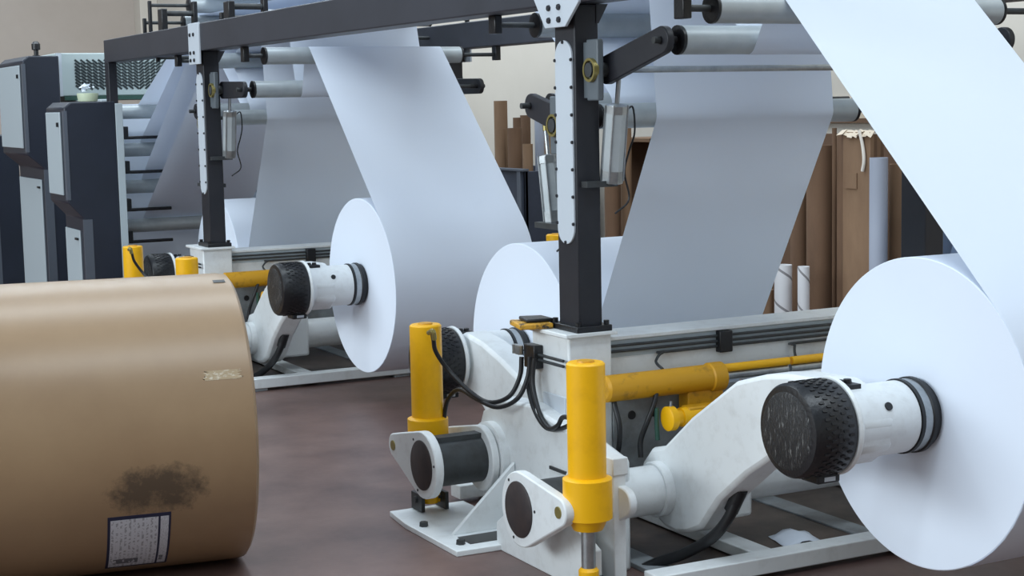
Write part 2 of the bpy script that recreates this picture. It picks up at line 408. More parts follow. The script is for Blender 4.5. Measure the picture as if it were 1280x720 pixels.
# ------------------------------------------------------------------ roll stand
SH1, SH2 = (4.855, .262), (5.665, .262)         # pivot shafts (y, z)
CH1, CH2 = (3.86, .662), (6.515, .515)           # chuck axes (y, z)
def hyd_cylinder(root, x, y, top, ring0, ring1, bot, sleeve=False):
    c = MB().lathe((x, y, ring0), (x, y, 2), [(0, .05), (.0, .064), (top-ring0-.006, .064), (top-ring0, .058)], 36).build('hydraulic_cylinder', 'yellow', root)
    MB().lathe((x, y, ring1), (x, y, 2), [(-.035, .05), (0, .066), (.004, .082), (ring0-ring1-.004, .082), (ring0-ring1+.004, .066)], 36).build('trunnion_ring', 'yellow', c)
    MB().lathe((x, y, top), (x, y, 2), [(0, .03), (.006, .028)], 20).build('cap_plug', 'worn_yellow', c)
    MB().cyl((x, y, bot+.07), (x, y, ring1-.03), .024).build('piston_rod', 'steel', c)
    MB().lathe((x, y, bot), (x, y, 2), [(0, .034), (.075, .034), (.085, .026)], 24).box(x-.04, x+.04, y-.012, y+.012, bot, bot+.05).build('rod_clevis', 'yellow', c)
    MB().box(x-.06, x-.045, y-.05, y+.05, .025, bot+.045).box(x+.045, x+.06, y-.05, y+.05, .025, bot+.045).cyl((x-.07, y, bot+.02), (x+.07, y, bot+.02), .014, n=12).build('clevis_bracket', 'dark_hub', c)
    if sleeve: MB().lathe((x, y, .10), (x, y, 2), [(0, .03), (.02, .05), (.17, .052)], 28).build('lower_sleeve', 'yellow', c)
    return c
def arm_poly(sh, ch, sg):
    # outline of the curved lifting arm from shaft to chuck (sg=-1 towards -Y)
    def q(u, v): return (sh[0]+sg*u, v)
    L = abs(ch[0]-sh[0]); zc = ch[1]
    pts = [q(-.06, .400), q(.02, .420), q(.20, .420+(zc-.40)*.52), q(.46, zc+.055), q(.62, zc+.10), q(.74, zc+.118), q(L-.05, zc+.125),
           q(L+.06, zc+.09), q(L+.115, zc+.02), q(L+.10, zc-.07), q(L+.02, zc-.125), q(.82, zc-.115), q(.68, zc-.155),
           q(.52, zc-.25), q(.36, zc-.37), q(.25, .17), q(.17, .135), q(.10, .118), q(.02, .125), q(-.08, .165), q(-.135, .24), q(-.13, .33)]
    return pts
def chuck(root, ch, mir):
    X = (lambda x: 2*XC-x) if mir else (lambda x: x)
    sg = -1 if mir else 1
    p = lambda x: (X(x), ch[0], ch[1])
    c = MB().lathe(p(3.06), p(4), [(0, .148), (.012, .150), (.018, .146), (.022, .118), (.045, .112), (.265, .112), (.268, .10)], 48).build('chuck', 'white_paint', root)
    if not mir:
        cap = MB().lathe(p(2.905), p(4), [(0, .118), (.004, .136), (.014, .143), (.148, .145), (.155, .14)], 48).build('brake_cap', 'black', c, label='black perforated brake cap')
        MB().lathe(p(2.902), p(4), [(0, .0), (0, .112), (.006, .124)], 40).build('cap_face', 'cap_face', c)
        sl = MB()
        for k in range(5):
            for i in range(34):
                a = 2*math.pi*(i+.5*(k % 2))/34; xx = 2.950+.021*k
                ce = Vector((X(xx), ch[0]+.1445*math.cos(a), ch[1]+.1445*math.sin(a)))
                T = Vector((0, -math.sin(a), math.cos(a))); N = Vector((0, math.cos(a), math.sin(a))); U = Vector((1, 0, 0))
                vs = [ce+U*(.009*u)+T*(.0042*tt)+N*(.0022*h) for h in (-1, 1) for (u, tt) in ((-1, -.5), (-.6, -1), (.6, -1), (1, -.5), (1, .5), (.6, 1), (-.6, 1), (-1, .5))]
                sl.add(vs, [tuple(range(8, 16))]+[(j, (j+1) % 8, 8+(j+1) % 8, 8+j) for j in range(8)])
        sl.build('cooling_slots', 'rubber', c, kind='stuff')
    MB().lathe(p(3.328), p(4), [(0, .10), (0, .117), (.012, .117), (.012, .10)], 48).build('seal_ring', 'rubber', c)
    MB().lathe(p(3.340), p(4), [(0, .114), (.03, .114)], 48).build('steel_ring', 'steel', c)
    MB().lathe(p(3.370), p(4), [(0, .114), (.004, .119), (.018, .119), (.022, .112), (.039, .108)], 48).build('seal_ring', 'rubber', c)
    MB().lathe(p(3.40), p(4), [(0, .06), (.16, .055)], 24).build('core_plug', 'steel', c)
    if mir: return c
    # set screw, top plate of bolts and bottom tab
    pz = Vector((X(3.21), ch[0]-.0958, ch[1]+.058)); nn = Vector((0, -.0958, .058)).normalized()
    MB().lathe(pz-nn*.004, pz+nn, [(0, .014), (.008, .013)], 14).build('set_screw', 'rubber', c)
    mb = MB().box(*sorted((X(3.02), X(3.16))), ch[0]-.03, ch[0]+.05, ch[1]+.10, ch[1]+.122)
    for k in range(4): mb.lathe((X(3.05+.03*k), ch[0]+.01, ch[1]+.12), (X(3.05+.03*k), ch[0]+.01, 3), [(0, .014), (.014, .012)], 8)
    mb.build('terminal_strip', 'rubber', c)
    tb = MB().box(*sorted((X(2.985), X(3.07))), ch[0]-.045, ch[0]+.04, ch[1]-.165, ch[1]-.135).build('latch', 'rubber', c, bevel=.006)
    MB().box(*sorted((X(3.01), X(3.05))), ch[0]-.047, ch[0]-.044, ch[1]-.158, ch[1]-.145).build('latch_glint', 'pale_plate', tb)  # pale plate painted in for the white highlight on the tab
    return c
def make_stand():
    R = empty('roll_stand', (XC, 5.265, 0), 'white roll stand with round flanged levers and yellow cylinders in full view', 'roll stand', 'white roll stands under the overhead beam')
    W = 'white_paint'
    for mir in (False, True):
        X = (lambda x: 2*XC-x) if mir else (lambda x: x)
        def bx(x0, x1, *r): a, b = sorted((X(x0), X(x1))); return (a, b)+r
        def px(poly, x0, x1): return MB().prism(poly, 'x', *sorted((X(x0), X(x1))))
        # pedestal carrying the post
        ped = MB().box(*bx(2.905, 3.09, 5.175, 5.46, 0, .79)).build('pedestal', W, R, bevel=.008)
        MB().box(*bx(2.885, 3.105, 5.155, 5.475, .785, .80)).build('cap_plate', W, ped, bevel=.003)
        MB().box(*bx(2.899, 2.906, 5.20, 5.37, .30, .56)).build('side_cover', 'pale_plate', ped, bevel=.004)
        # end plates with the two bearing housings
        px([(4.60, 0), (5.30, 0), (5.30, .16), (4.98, .20), (4.80, .455), (4.60, .455)], 2.745, 2.795).build('end_plate', W, R, bevel=.004)
        MB().box(*bx(2.741, 2.802, 4.596, 4.77, .40, .460)).build('end_cap_block', W, R, bevel=.004)
        px([(4.58, 0), (5.30, 0), (5.30, .10), (5.12, .22), (4.72, .22), (4.58, .16)], 2.655, 2.685).build('foot_skirt', W, R, bevel=.003)
        px([(4.79, .0), (5.70, .0), (5.80, .12), (5.83, .30), (5.76, .43), (5.62, .50), (5.36, .515), (5.12, .475), (4.92, .43), (4.79, .40)], 2.835, 2.93).build('bearing_housing', W, R, bevel=.012)
        px([(4.80, .30), (5.20, .30), (5.20, .312), (4.80, .312)], 2.828, 2.836).build('housing_seam', 'dark_hub', R)
        for (sy, sz), xr in ((SH1, 2.80), (SH2, 2.80)):
            MB().lathe((X(xr), sy, sz), (X(xr+1), sy, sz), [(0, .13), (.004, .14), (.036, .14), (.04, .13)], 40).build('bearing_ring', W, R)
        # floor plate under the rear cylinder, with gussets
        fp = MB().prism([(X(2.475), 5.27), (X(2.66), 5.265), (X(2.83), 5.265), (X(2.83), 5.95), (X(2.50), 5.95), (X(2.475), 5.74)], 'z', 0, .022).build('foot_plate', W, R, bevel=.003)
        MB().box(*bx(2.56, 2.80, 5.33, 5.44, .022, .0245)).build('oil_stain', 'oil', fp)
        bb = MB()
        for (fx, fy) in ((2.52, 5.66), (2.53, 5.35), (2.75, 5.33)):
            bb.lathe((X(fx), fy, .02), (X(fx), fy, 1), [(0, .018), (.02, .016)], 6)
        bb.build('anchor_bolts', 'dark_hub', fp, kind='stuff')
        MB().prism([(X(2.56), .022), (X(2.83), .022), (X(2.83), .27)], 'y', 5.48, 5.50).build('gusset', W, R, bevel=.002)
        # pivot shafts
        for (sy, sz), mt_, x1 in ((SH1, W, XC), (SH2, W, XC)):
            s_ = MB().cyl((X(2.79), sy, sz), (x1, sy, sz), .088, n=40).build('pivot_shaft', mt_, R)
            MB().cyl((X(2.55), sy, sz), (X(2.81), sy, sz), .092, n=40).build('bushing', 'dark_hub', s_)
        # key bar on the rear bushing
        MB().box(*bx(2.58, 2.80, SH2[0]-.03, SH2[0]+.03, SH2[1]+.085, SH2[1]+.105)).build('key_bar', 'dark_hub', R)
        # levers with the dark shaft ends
        for (sy, sz), ey, ez in ((SH1, 4.575, .312), (SH2, 5.94, .292)):
            for k, (a0, a1) in enumerate(((2.520, 2.556), (2.765, 2.795))):
                r_ = .132 if k == 0 else .13
                lv = px(hull((sy, sz), r_, (ey, ez), .048), a0, a1).build('lever', W, R, bevel=.005)
                if k == 0:
                    MB().lathe((X(2.514), sy, sz), (X(3), sy, sz), [(0, .094), (.003, .098), (.02, .098)], 40).build('shaft_end', 'shaft_end', lv)
                    MB().lathe((X(2.516), ey, ez), (X(3), ey, ez), [(0, .020), (.02, .022)], 20).build('pin', 'brass', lv)
                    bb = MB()
                    for q in range(3):
                        an = .9+q*2.1; bb.lathe((X(2.521), sy+.115*math.cos(an), sz+.115*math.sin(an)), (X(2.4), sy+.115*math.cos(an), sz+.115*math.sin(an)), [(0, .006), (.003, .005)], 8)
                    bb.build('screws', 'dark_steel', lv, kind='stuff')
        hyd_cylinder(R, X(2.625), 4.565, .803, .42, .28, .03)
        hyd_cylinder(R, X(2.655), 5.895, .777, .40, .28, .05, True)
        # lifting arms and chucks
        for sh, ch, sg in ((SH1, CH1, -1), (SH2, CH2, 1)):
            a = px(arm_poly(sh, ch, sg), 3.095, 3.225).build('lifting_arm', W, R, bevel=.016)
            MB().lathe((X(3.06), sh[0], sh[1]), (X(4), sh[0], sh[1]), [(0, .096), (.004, .10), (.045, .10)], 36).build('arm_collar', W, a)
            MB().box(*bx(3.225, 3.42, sh[0]-.11, sh[0]+.11, .14, .385)).build('arm_clamp', W, a, bevel=.015)
            chuck(R, ch, mir)
        # yellow traverse cylinders along the beam
        y = 5.09
        hc = MB().lathe((X(3.0), y, .597), (X(5), y, .597), [(0, .04), (.01, .050), (.46, .050), (.465, .056), (.52, .056), (.525, .045)], 28).build('traverse_cylinder', 'worn_yellow', R)
        MB().cyl((X(3.51), y, .597), (X(3.83), y, .597), .017, n=16).build('piston_rod', 'steel', hc)
        MB().lathe((X(3.50), y-.01, .628), (X(5), y-.01, .628), [(0, .016), (.33, .016)], 14).build('guide_tube', 'yellow', hc)
        MB().box(*bx(3.36, 3.52, y-.02, y+.05, .47, .57)).build('cylinder_bracket', 'worn_yellow', hc, bevel=.006)
        kn = MB().lathe((X(3.215), 5.0, .478), (X(5), 5.0, .478), [(0, .038), (.004, .046), (.03, .046), (.034, .03), (.06, .03), (.062, .036), (.24, .036)], 28).build('yellow_knuckle', 'yellow', R)
        MB().box(*bx(3.30, 3.52, 4.975, 5.035, .45, .515)).build('knuckle_block', 'worn_yellow', kn, bevel=.006)
        MB().lathe((X(3.235), 5.0, .512), (X(3.235), 5.0, 2), [(0, .007), (.03, .005)], 10).build('grease_nipple', 'steel', kn)
        # guide plate behind the arms
        gp = MB().box(*bx(3.09, 3.80, 5.17, 5.20, .27, .545)).build('guide_plate', 'grey_paint', R, bevel=.003)
        bb = MB()
        for xx in (3.17, 3.27): bb.lathe((X(xx), 5.172, .47), (X(xx), 4, .47), [(0, .018), (.006, .016)], 16)
        bb.build('plate_holes', 'rubber', gp, kind='stuff')
    # long parts
    bm_ = MB().prism([(5.20, .617), (5.215, .617), (5.215, .685), (5.216, .685), (5.216, .754), (5.203, .756), (5.203, .768), (5.40, .768), (5.40, .617)], 'x', 3.09, 2*XC-3.09).build('cross_beam', W, R, bevel=.002)
    MB().box(3.09, 2*XC-3.09, 5.2145, 5.217, .688, .752).build('beam_web', 'cabinet_panel', bm_)
    for yy in (4.46, 5.98):
        MB().box(2.83, 2*XC-2.83, yy, yy+.09, .018, .076).build('base_rail', W, R, bevel=.004)
    for xx in (2.95, 3.86, 4.64):
        MB().box(xx, xx+.10, 4.47, 6.06, 0, .019).build('base_sleeper', 'grey_paint', R, bevel=.003)
    for xx in (3.30, 4.29):
        MB().box(xx, xx+.09, 4.55, 5.98, .019, .06).build('cross_member', W, R, bevel=.004)
    MB().box(3.05, 4.64, 4.56, 5.97, .001, .012).build('drip_tray', 'base_oil', R)
    # hydraulic pipes on the beam, clamp and down-pipes
    for k, zz in enumerate((.733, .712, .692)):
        if k < 2: path = [(3.09, 5.205, zz), (4.55, 5.205, zz)]
        else: path = [(4.55, 5.205, zz), (3.42, 5.205, zz), (3.33, 5.20, zz-.002), (3.295, 5.19, zz-.025), (3.285, 5.17, .655), (3.285, 5.13, .64)]
        MB().tube(path, .0055, 8, 5).build('hydraulic_pipe', 'dark_hub', R)
    MB().tube([(4.55, 5.205, .672), (3.98, 5.205, .672), (3.95, 5.195, .665), (3.945, 5.18, .62), (3.945, 5.12, .61)], .0055, 8, 5).build('hydraulic_pipe', 'dark_hub', R)
    MB().box(3.585, 3.645, 5.185, 5.236, .668, .752).build('pipe_clamp', 'black', R, bevel=.004)
    # small valve manifold on the pedestal with fittings
    mf = MB().box(2.865, 2.905, 5.37, 5.455, .645, .735).build('manifold', 'black', R, bevel=.004)
    for zz in (.70, .68): MB().tube([(2.885, 5.37, zz), (2.885, 5.18, zz)], .006, 8, 1).build('manifold_pipe', 'dark_hub', mf)
    fit = MB()
    for yy in (5.47, 5.49, 5.515): fit.cyl((2.86, yy, .69), (2.86, yy, .725), .012, n=8)
    fit.tube([(2.885, 5.455, .70), (2.872, 5.47, .715), (2.862, 5.515, .715)], .010, 8, 3)
    fit.build('fittings', 'steel', mf, kind='stuff')
    # hoses (traced on the plane they hang in)
    def hose(pts, r=.009, m_='rubber', n=10): return MB().tube([onx(u, v, x) for (u, v, x) in pts], r, n, 6).build('hose', m_, R)
    hose([(652, 446, 2.85), (650, 470, 2.84), (637, 495, 2.80), (612, 503, 2.76), (588, 490, 2.72), (560, 462, 2.67), (545, 440, 2.62), (542, 425, 2.60), (540, 413, 2.59)])
    hose([(662, 446, 2.85), (660, 470, 2.84), (647, 498, 2.80), (622, 509, 2.76), (596, 499, 2.74), (575, 487, 2.73), (562, 496, 2.72), (556, 515, 2.71), (555, 545, 2.70)])
    hose([(668, 448, 2.85), (666, 480, 2.84), (674, 515, 2.83), (686, 535, 2.82), (697, 532, 2.81), (703, 522, 2.80), (712, 522, 2.78)])
    hose([(663, 450, 2.855), (660, 480, 2.85), (668, 512, 2.84), (682, 534, 2.83), (700, 536, 2.82), (715, 530, 2.80)])
    hose([(767, 482, 3.05), (768, 505, 3.04), (774, 530, 3.04), (774, 555, 3.04), (770, 575, 3.04)], .010)
    hose([(820, 480, 3.22), (819, 500, 3.20), (810, 525, 3.17), (801, 550, 3.15), (801, 572, 3.14)], .010)
    hose([(821, 510, 3.2), (821, 530, 3.2), (822, 550, 3.2)], .009, 'green')
    hose([(922, 618, 3.16), (912, 645, 3.14), (890, 672, 3.11), (855, 692, 3.07), (825, 702, 3.02), (803, 712, 2.97)], .020)
    hose([(926, 612, 3.165), (914, 638, 3.15)], .026)
    # elbow fitting on the rear cylinder
    MB().tube([onx(536, 416, 2.58), onx(541, 414, 2.575), onx(543, 424, 2.585)], .010, 8, 4).build('elbow_fitting', 'brass', R)
    for u, x in ((767, 3.05), (820, 3.22)):
        MB().tube([onx(u-1, 470, x+.02), onx(u, 484, x)], .012, 8, 1).build('hose_fitting', 'steel', R)
    return R
stand = make_stand()
stand2 = copy_tree(stand); stand2.location.y += S
stand2['label'] = 'white roll stand partly hidden behind the brown kraft wrapped roll'
del stand['group']; del stand2['group']

# ------------------------------------------------------------------ paper rolls
def paper_roll(y, z, r, label, group=None):
    o = MB().ring((WX0, y, z), (9, y, z), [(0, .062), (0, r-.003), (.003, r), (WX1-WX0-.003, r), (WX1-WX0, r-.003), (WX1-WX0, .062)], 128)
    root = empty('paper_roll', (XC, y, z-r), label, 'paper roll', group)
    o.build('wound_paper', 'paper', root)
    MB().ring((WX0-.002, y, z), (9, y, z), [(0, .052), (0, .0615), (WX1-WX0+.004, .0615), (WX1-WX0+.004, .052)], 32).build('core_tube', 'tube_end', root)
RR = .488
paper_roll(CH1[0], CH1[1], RR, 'white paper roll feeding the steep bright web, beside the torn floor scrap')
paper_roll(CH2[0], CH2[1], RR+.012, 'white paper roll behind the black post and yellow cylinders of the fully visible stand')
paper_roll(CH1[0]+S, CH1[1]-.012, RR, 'white paper roll on the chuck beside the kraft wrapped roll')
paper_roll(CH2[0]+S, CH2[1], RR+.012, 'white paper roll behind the post of the stand half hidden by the kraft roll')

# ------------------------------------------------------------------ guide rollers
def roller(name, y, z, r, x0, x1, label, group, hang=None, mt_='roller_alu', far=True):
    t = empty(name, ((x0+x1)/2, y, z), label, 'roller', group)
    MB().lathe((x0, y, z), (9, y, z), [(0, r-.004), (.003, r), (x1-x0-.003, r), (x1-x0, r-.004)], 32).build('barrel', mt_, t)
    for xx, s in ((x0, -1), (x1, 1)):
        MB().lathe((xx, y, z), (xx+s, y, z), [(0, r*1.02), (.010, r*1.02), (.014, r*.6)], 24).build('end_cap', 'black', t)
    xa, xb = min(x0-.07, 3.02), max(x1+.07, 4.65)
    MB().cyl((xa, y, z), (xb, y, z), .012, n=12).build('axle', 'dark_hub', t)
    if hang is not None:
        for xx in (xa, xb):
            (MB().box(xx-.012, xx+.022, y-.03, y+.03, min(z-.035, hang), max(z+.035, hang)) if hang < 2.1 else MB().box(xx-.008, xx+.014, y-.016, y+.016, min(z-.03, hang), max(z+.03, hang))).build('hanger', 'black', t, bevel=.004)
    return t
RG = 'bare metal guide rollers hung from the overhead frames'
A_, B_, C_, E_, G_ = (4.58, 1.948, .05), (4.755, 1.851, .05), (5.95, 1.962, .05), (5.73, 1.635, .047), (5.40, 1.590, .048)
B2_ = (4.745, 1.757, .05)
U_, F_, Q_ = [(4.98, 2.36, .05), (4.98+S, 2.19, .05)], [(5.47, 2.26, .05), (5.47+S, 2.09, .05)], [(6.7, 2.27, .05), (11.0, 2.0, .05)]
V_ = [(11.15, 2.36, .05), (11.30, 2.25, .05), (11.35, 2.12, .05)]
for k, dy in enumerate((0, S)):
    where = ('over the fully visible stand', 'over the half hidden stand')[k]
    roller('guide_roller', A_[0]+dy, A_[1], A_[2], 3.145, 4.40, 'high metal roller carrying the rising white web ' + where, None, 2.0)
    bq = (B_, B2_)[k]
    roller('dancer_roller', bq[0]+dy, bq[1], bq[2], 3.125, 4.37, 'metal roller on the tip of the raised black lever ' + where, None)
    roller('guide_roller', C_[0]+dy, C_[1], C_[2], 3.215, 4.42, 'metal roller with black end cap behind the post ' + where, None, 2.0)
    roller('dancer_roller', E_[0]+dy, E_[1], E_[2], 3.16, 4.37, 'metal roller on the tip of the short lever ' + where, None)
    roller('guide_roller', G_[0]+dy, G_[1], G_[2], 3.18, 4.40, 'metal roller bending the grey shaded web ' + where, None)
    roller('guide_roller', U_[k][0], U_[k][1], U_[k][2], 3.30, 4.38, 'overhead roller turning the bright web ' + where, None, 2.165)
    roller('guide_roller', F_[k][0], F_[k][1], F_[k][2], 3.30, 4.38, 'overhead roller turning the grey web ' + where, None, 2.165)
    roller('guide_roller', Q_[k][0], Q_[k][1], Q_[k][2], 3.30, 4.38, 'overhead roller after the short lever ' + where, None, 2.165)
for (q, lb) in zip(V_, ('upper', 'middle', 'lower')):
    roller('guide_roller', q[0], q[1], q[2], 3.30, 4.38, 'overhead roller at the cabinet end of the beam, %s one of three' % lb, None, 2.165)

# dancer levers with pneumatic cylinders
def dancer(dy, side, label):
    bq = B_ if dy == 0 else B2_
    if side < 0: pv, tip, x, cyl_t, cyl_b = (5.125, 1.760), (bq[0], bq[1]), 3.048, (5.100, 1.760), (5.165, 1.345)
    else: pv, tip, x, cyl_t, cyl_b = (5.43, 1.56), (E_[0], E_[1]), 3.06, (5.69, 1.565), (5.625, 1.17)
    t = empty('dancer_lever', (x, pv[0]+dy, pv[1]), label, 'lever')
    P = lambda q, xx: (xx, q[0]+dy, q[1])
    MB().prism(hull((pv[0]+dy, pv[1]), .052, (tip[0]+dy, tip[1]), .048), 'x', x, x+.028).build('lever_arm', 'dark_steel', t, bevel=.004)
    MB().cyl(P(tip, x-.004), P(tip, x+.09), .014, n=12).build('tip_bolt', 'rubber', t)
    # bearing block on the post
    yb = pv[0]+dy
    ya, yc = (yb-.05, 5.19+dy) if side < 0 else (5.34+dy, yb+.05)
    bl = MB().box(x-.055, x-.03, yb-.04, yb+.04, pv[1]-.11, pv[1]+.11).build('bearing_block', 'mid_grey', t, bevel=.005)
    if side < 0: MB().box(x-.052, x-.028, yb-.035, 5.19+dy, pv[1]-.10, pv[1]+.10).build('block_mount', 'mid_grey', bl)
    else: MB().box(x-.03, x-.0, 5.34+dy, yb+.04, pv[1]-.10, pv[1]+.05).build('block_mount', 'dark_steel', bl)
    MB().ring(P(pv, x-.07), P(pv, 9), [(0, .034), (0, .043), (.02, .043), (.02, .034)], 24).build('bearing_ring', 'brass', bl)
    MB().cyl(P(pv, x-.072), P(pv, x+.01), .026, n=20).build('pivot_pin', 'dark_hub', bl)
    if side < 0: MB().cyl(P(pv, x), P(pv, 2*XC-x), .012, n=14).build('torsion_bar', 'steel', t)
    # matching lever and slim cylinder at the far end of the bar
    xm = 2*XC-x-.028
    if side < 0:
        fa = MB().prism(hull((pv[0]+dy, pv[1]), .052, (tip[0]+dy, tip[1]), .048), 'x', xm, xm+.028).build('far_lever_arm', 'dark_steel', t, bevel=.004)
        MB().cyl(P(tip, xm-.05), P(tip, xm+.02), .014, n=12).build('tip_bolt', 'rubber', fa)
        fb = MB().lathe((xm+.05, cyl_t[0]+dy, cyl_t[1]-.15), (xm+.05, cyl_b[0]+dy, cyl_b[1]), [(0, .02), (.01, .036), (.24, .036), (.25, .03)], 8).build('far_cylinder', 'roller_alu', t)
        MB().cyl((xm+.05, cyl_t[0]+dy, cyl_t[1]), (xm+.05, cyl_t[0]+dy, cyl_t[1]-.15), .009, n=10).build('piston_rod', 'steel', fb)
    # pneumatic cylinder
    a = Vector(P(cyl_t, x+.045)); b = Vector(P(cyl_b, x+.045)); d = (b-a).normalized(); L = (b-a).length
    RB = .041 if side < 0 else .038
    pc = MB().lathe(a+d*.155, b, [(0, RB), (L-.155-.045, RB)], 8).build('cylinder_barrel', 'roller_alu', t)
    MB().lathe(a+d*.125, b, [(0, .026), (.006, .042), (.035, .042)], 8).build('head_cap', 'steel', pc)
    MB().lathe(a+d*(L-.05), b, [(0, .042), (.045, .042), (.05, .03)], 8).build('base_cap', 'steel', pc)
    MB().cyl(a+d*.03, a+d*.13, .009, n=12).build('piston_rod', 'steel', pc)
    MB().tube([a-d*.02+Vector((-.03, 0, 0)), a-d*.015, a+d*.03], .012, 10, 4).build('rod_eye', 'brass', pc)
    mb = MB()
    for sx in (-1, 1):
        for sy in (-1, 1):
            o_ = Vector((sx*.030, sy*.030, 0)); mb.cyl(a+d*.13+o_, a+d*(L-.01)+o_, .004, n=6)
    mb.build('tie_rods', 'steel', pc, kind='stuff')
    yy = b.y
    if side < 0: MB().box(x-.07, x+.06, yy-.02, 5.19+dy, b.z-.01, b.z+.012).build('cylinder_mount', 'dark_hub', t)
    else: MB().box(x-.03, x+.06, 5.34+dy, yy+.03, b.z-.012, b.z+.01).build('cylinder_mount', 'dark_hub', t)
    h = a+d*.15+Vector((.04, 0, 0)); e = a+d*(L-.04)+Vector((.04, 0, 0))
    MB().tube([h, h+Vector((.03, 0, .01)), h+Vector((.036, 0, -.08)), e+Vector((.034, 0, .08)), e+Vector((.012, 0, 0)), e+Vector((.03, 0, -.10)), e+Vector((-.03, 0, -.15))], .004, 6, 6).build('air_hose', 'rubber', t)
    return t
dancer(0, -1, 'raised black lever with stout silver cylinder on the post of the fully visible stand')
dancer(0, 1, 'short dark lever with slim silver cylinder between the fully visible post and storage bin')
dancer(S, -1, 'black lever and pneumatic cylinder on the post above the stand behind the kraft roll')
dancer(S, 1, 'small lever and slim cylinder behind the post of the stand near the tall cabinets')

# ------------------------------------------------------------------ printing tower
TR = [(13.05, 1.635, .055), (13.05, 1.335, .055), (13.05, 1.04, .055), (13.05, .725, .055)]
places = ['topmost', 'second from the top', 'third from the top', 'lowest']
for k, (y, z, r) in enumerate(TR):
    t = empty('tower_roller', (3.8, y, z), 'thick metal roller of the tower beside the dark cabinets, ' + places[k], 'roller', None)
    MB().lathe((3.23, y, z), (9, y, z), [(0, r-.003), (.003, r), (1.15, r)], 28).build('barrel', 'roller_alu', t)
    MB().lathe((3.17, y, z), (9, y, z), [(0, .035), (.02, .05), (.05, .05), (.06, .03)], 16).build('bearing', 'black', t)
    MB().cyl((3.12, y, z), (4.45, y, z), .014, n=10).build('axle', 'black', t)
for k in range(4):
    y, z = 12.9, (1.434, 1.162, .863, .608)[k]
    t = empty('tower_bar', (3.6, y, z), 'thin black bar between the tower rollers, ' + places[k], 'bar', None)
    MB().cyl((3.22, y, z), (3.60, y, z), .013, n=12).build('rod', 'black', t)
    MB().box(3.12, 3.27, y-.05, y+.05, z-.01, z+.09).build('clamp_block', 'black', t, bevel=.006)
    MB().lathe((3.19, y-.05, z+.04), (3.19, 0, z+.04), [(0, .03), (.02, .028)], 16).build('knob', 'rubber', t)
t = empty('printing_tower', (3.2, 13.4, 0), 'tall pale grey side frame of the printing tower behind the dark cabinet', 'frame')
MB().box(3.04, 3.12, 12.75, 15.2, 0, 1.74).build('side_plate', 'cabinet_panel', t, bevel=.006)
MB().box(4.45, 4.53, 12.75, 15.2, 0, 1.74).build('side_plate', 'cabinet_panel', t, bevel=.006)
MB().box(3.12, 4.45, 13.30, 13.34, .05, 1.70).build('lit_web_backing', 'paper', t)  # white sheet standing in for lit webs behind the rollers
MB().box(3.12, 4.45, 13.2, 13.3, .02, .12).build('tie_bar', 'cabinet_grey', t, bevel=.004)
# ventilated hood with herringbone slots
hd = empty('vent_hood', (3.5, 13.9, 1.74), 'pale grey machine hood with herringbone vent slots above the tower', 'hood')
body = MB().box(2.90, 4.60, 13.62, 14.6, 1.775, 2.125).build('hood_body', 'hood', hd, bevel=.008)
MB().box(2.896, 2.94, 13.60, 13.625, 1.775, 2.125).build('lit_edge', 'pale_plate', hd)  # paler strip paints the light on the hood's side face
MB().box(2.95, 4.6, 13.60, 14.6, 1.74, 1.775).build('base_strip', 'green', hd)
sl = MB()
for i in range(22):
    for j in range(9):
        cx, cz = 3.07+.048*i, 1.845+.026*j
        sg = -1 if i < 11 else 1
        if i % 4 == 3 and False: continue
        dx, dz = .021, .017*sg; wx, wz = .0045, .0055*-sg
        vs = [(cx-dx-wx, yy, cz-dz-wz) for yy in (13.612, 13.622)] + [(cx+dx-wx, yy, cz+dz-wz) for yy in (13.612, 13.622)] + [(cx+dx+wx, yy, cz+dz+wz) for yy in (13.612, 13.622)] + [(cx-dx+wx, yy, cz-dz+wz) for yy in (13.612, 13.622)]
        sl.add(vs, [(0, 2, 4, 6), (1, 3, 5, 7), (0, 1, 3, 2), (2, 3, 5, 4), (4, 5, 7, 6), (6, 7, 1, 0)])
sl.build('vent_slots', 'slot', hd, smooth=False, kind='stuff')
# dark control cabinets
def cabinet(xf, xl, xb, y0, y1, ztop, zmid, label, panels=True, beacon=False, chamfer=.05):
    t = empty('control_cabinet', ((xl+xb)/2, (y0+y1)/2, 0), label, 'cabinet', None)
    MB().prism([(xl, .06), (xb, .06), (xb, ztop), (xf+chamfer, ztop), (xf, ztop-chamfer*.8), (xf, zmid), (xl, zmid-.11)], 'y', y0, y1).build('housing', 'cabinet', t, bevel=.01)
    MB().box(xl+.02, xb-.02, y0+.02, y1-.02, 0, .06).build('plinth', 'black', t)
    up = MB().box(xf-.012, xf, y0+.10, y1-.03, zmid+.05, ztop-chamfer*.8-.03).build('upper_door', 'cabinet_panel', t, bevel=.004)
    lo = MB().box(xl-.012, xl, y0+.10, y1-.03, .14, zmid-.20).build('lower_door', 'cabinet_panel', t, bevel=.004)
    MB().box(xf-.026, xf-.012, y0+.13, y0+.15, ztop-.17, ztop-.14).build('lock', 'black', up)
    MB().box(xl-.026, xl-.012, y0+.13, y0+.20, zmid-.27, zmid-.255).build('handle', 'black', lo)
    MB().box(xf-.004, xf+.02, y0-.004, y0+.05, zmid+.02, ztop-.06).build('corner_strip', 'cabinet_grey', t)
    MB().box(xl-.004, xl+.06, y0-.004, y0+.01, .06, zmid-.12).build('corner_strip', 'cabinet_grey', t)
    if beacon:
        MB().lathe((xb-.13, y0+.2, ztop), (xb-.13, y0+.2, 9), [(0, .03), (.01, .03), (.012, .018), (.05, .018), (.055, .034), (.10, .034), (.12, .015)], 16).build('beacon', 'black', t)
    return t
t = cabinet(2.465, 2.565, 2.82, 11.42, 12.0, 1.715, 1.02, 'dark blue-grey control cabinet carrying a pale tub on top')
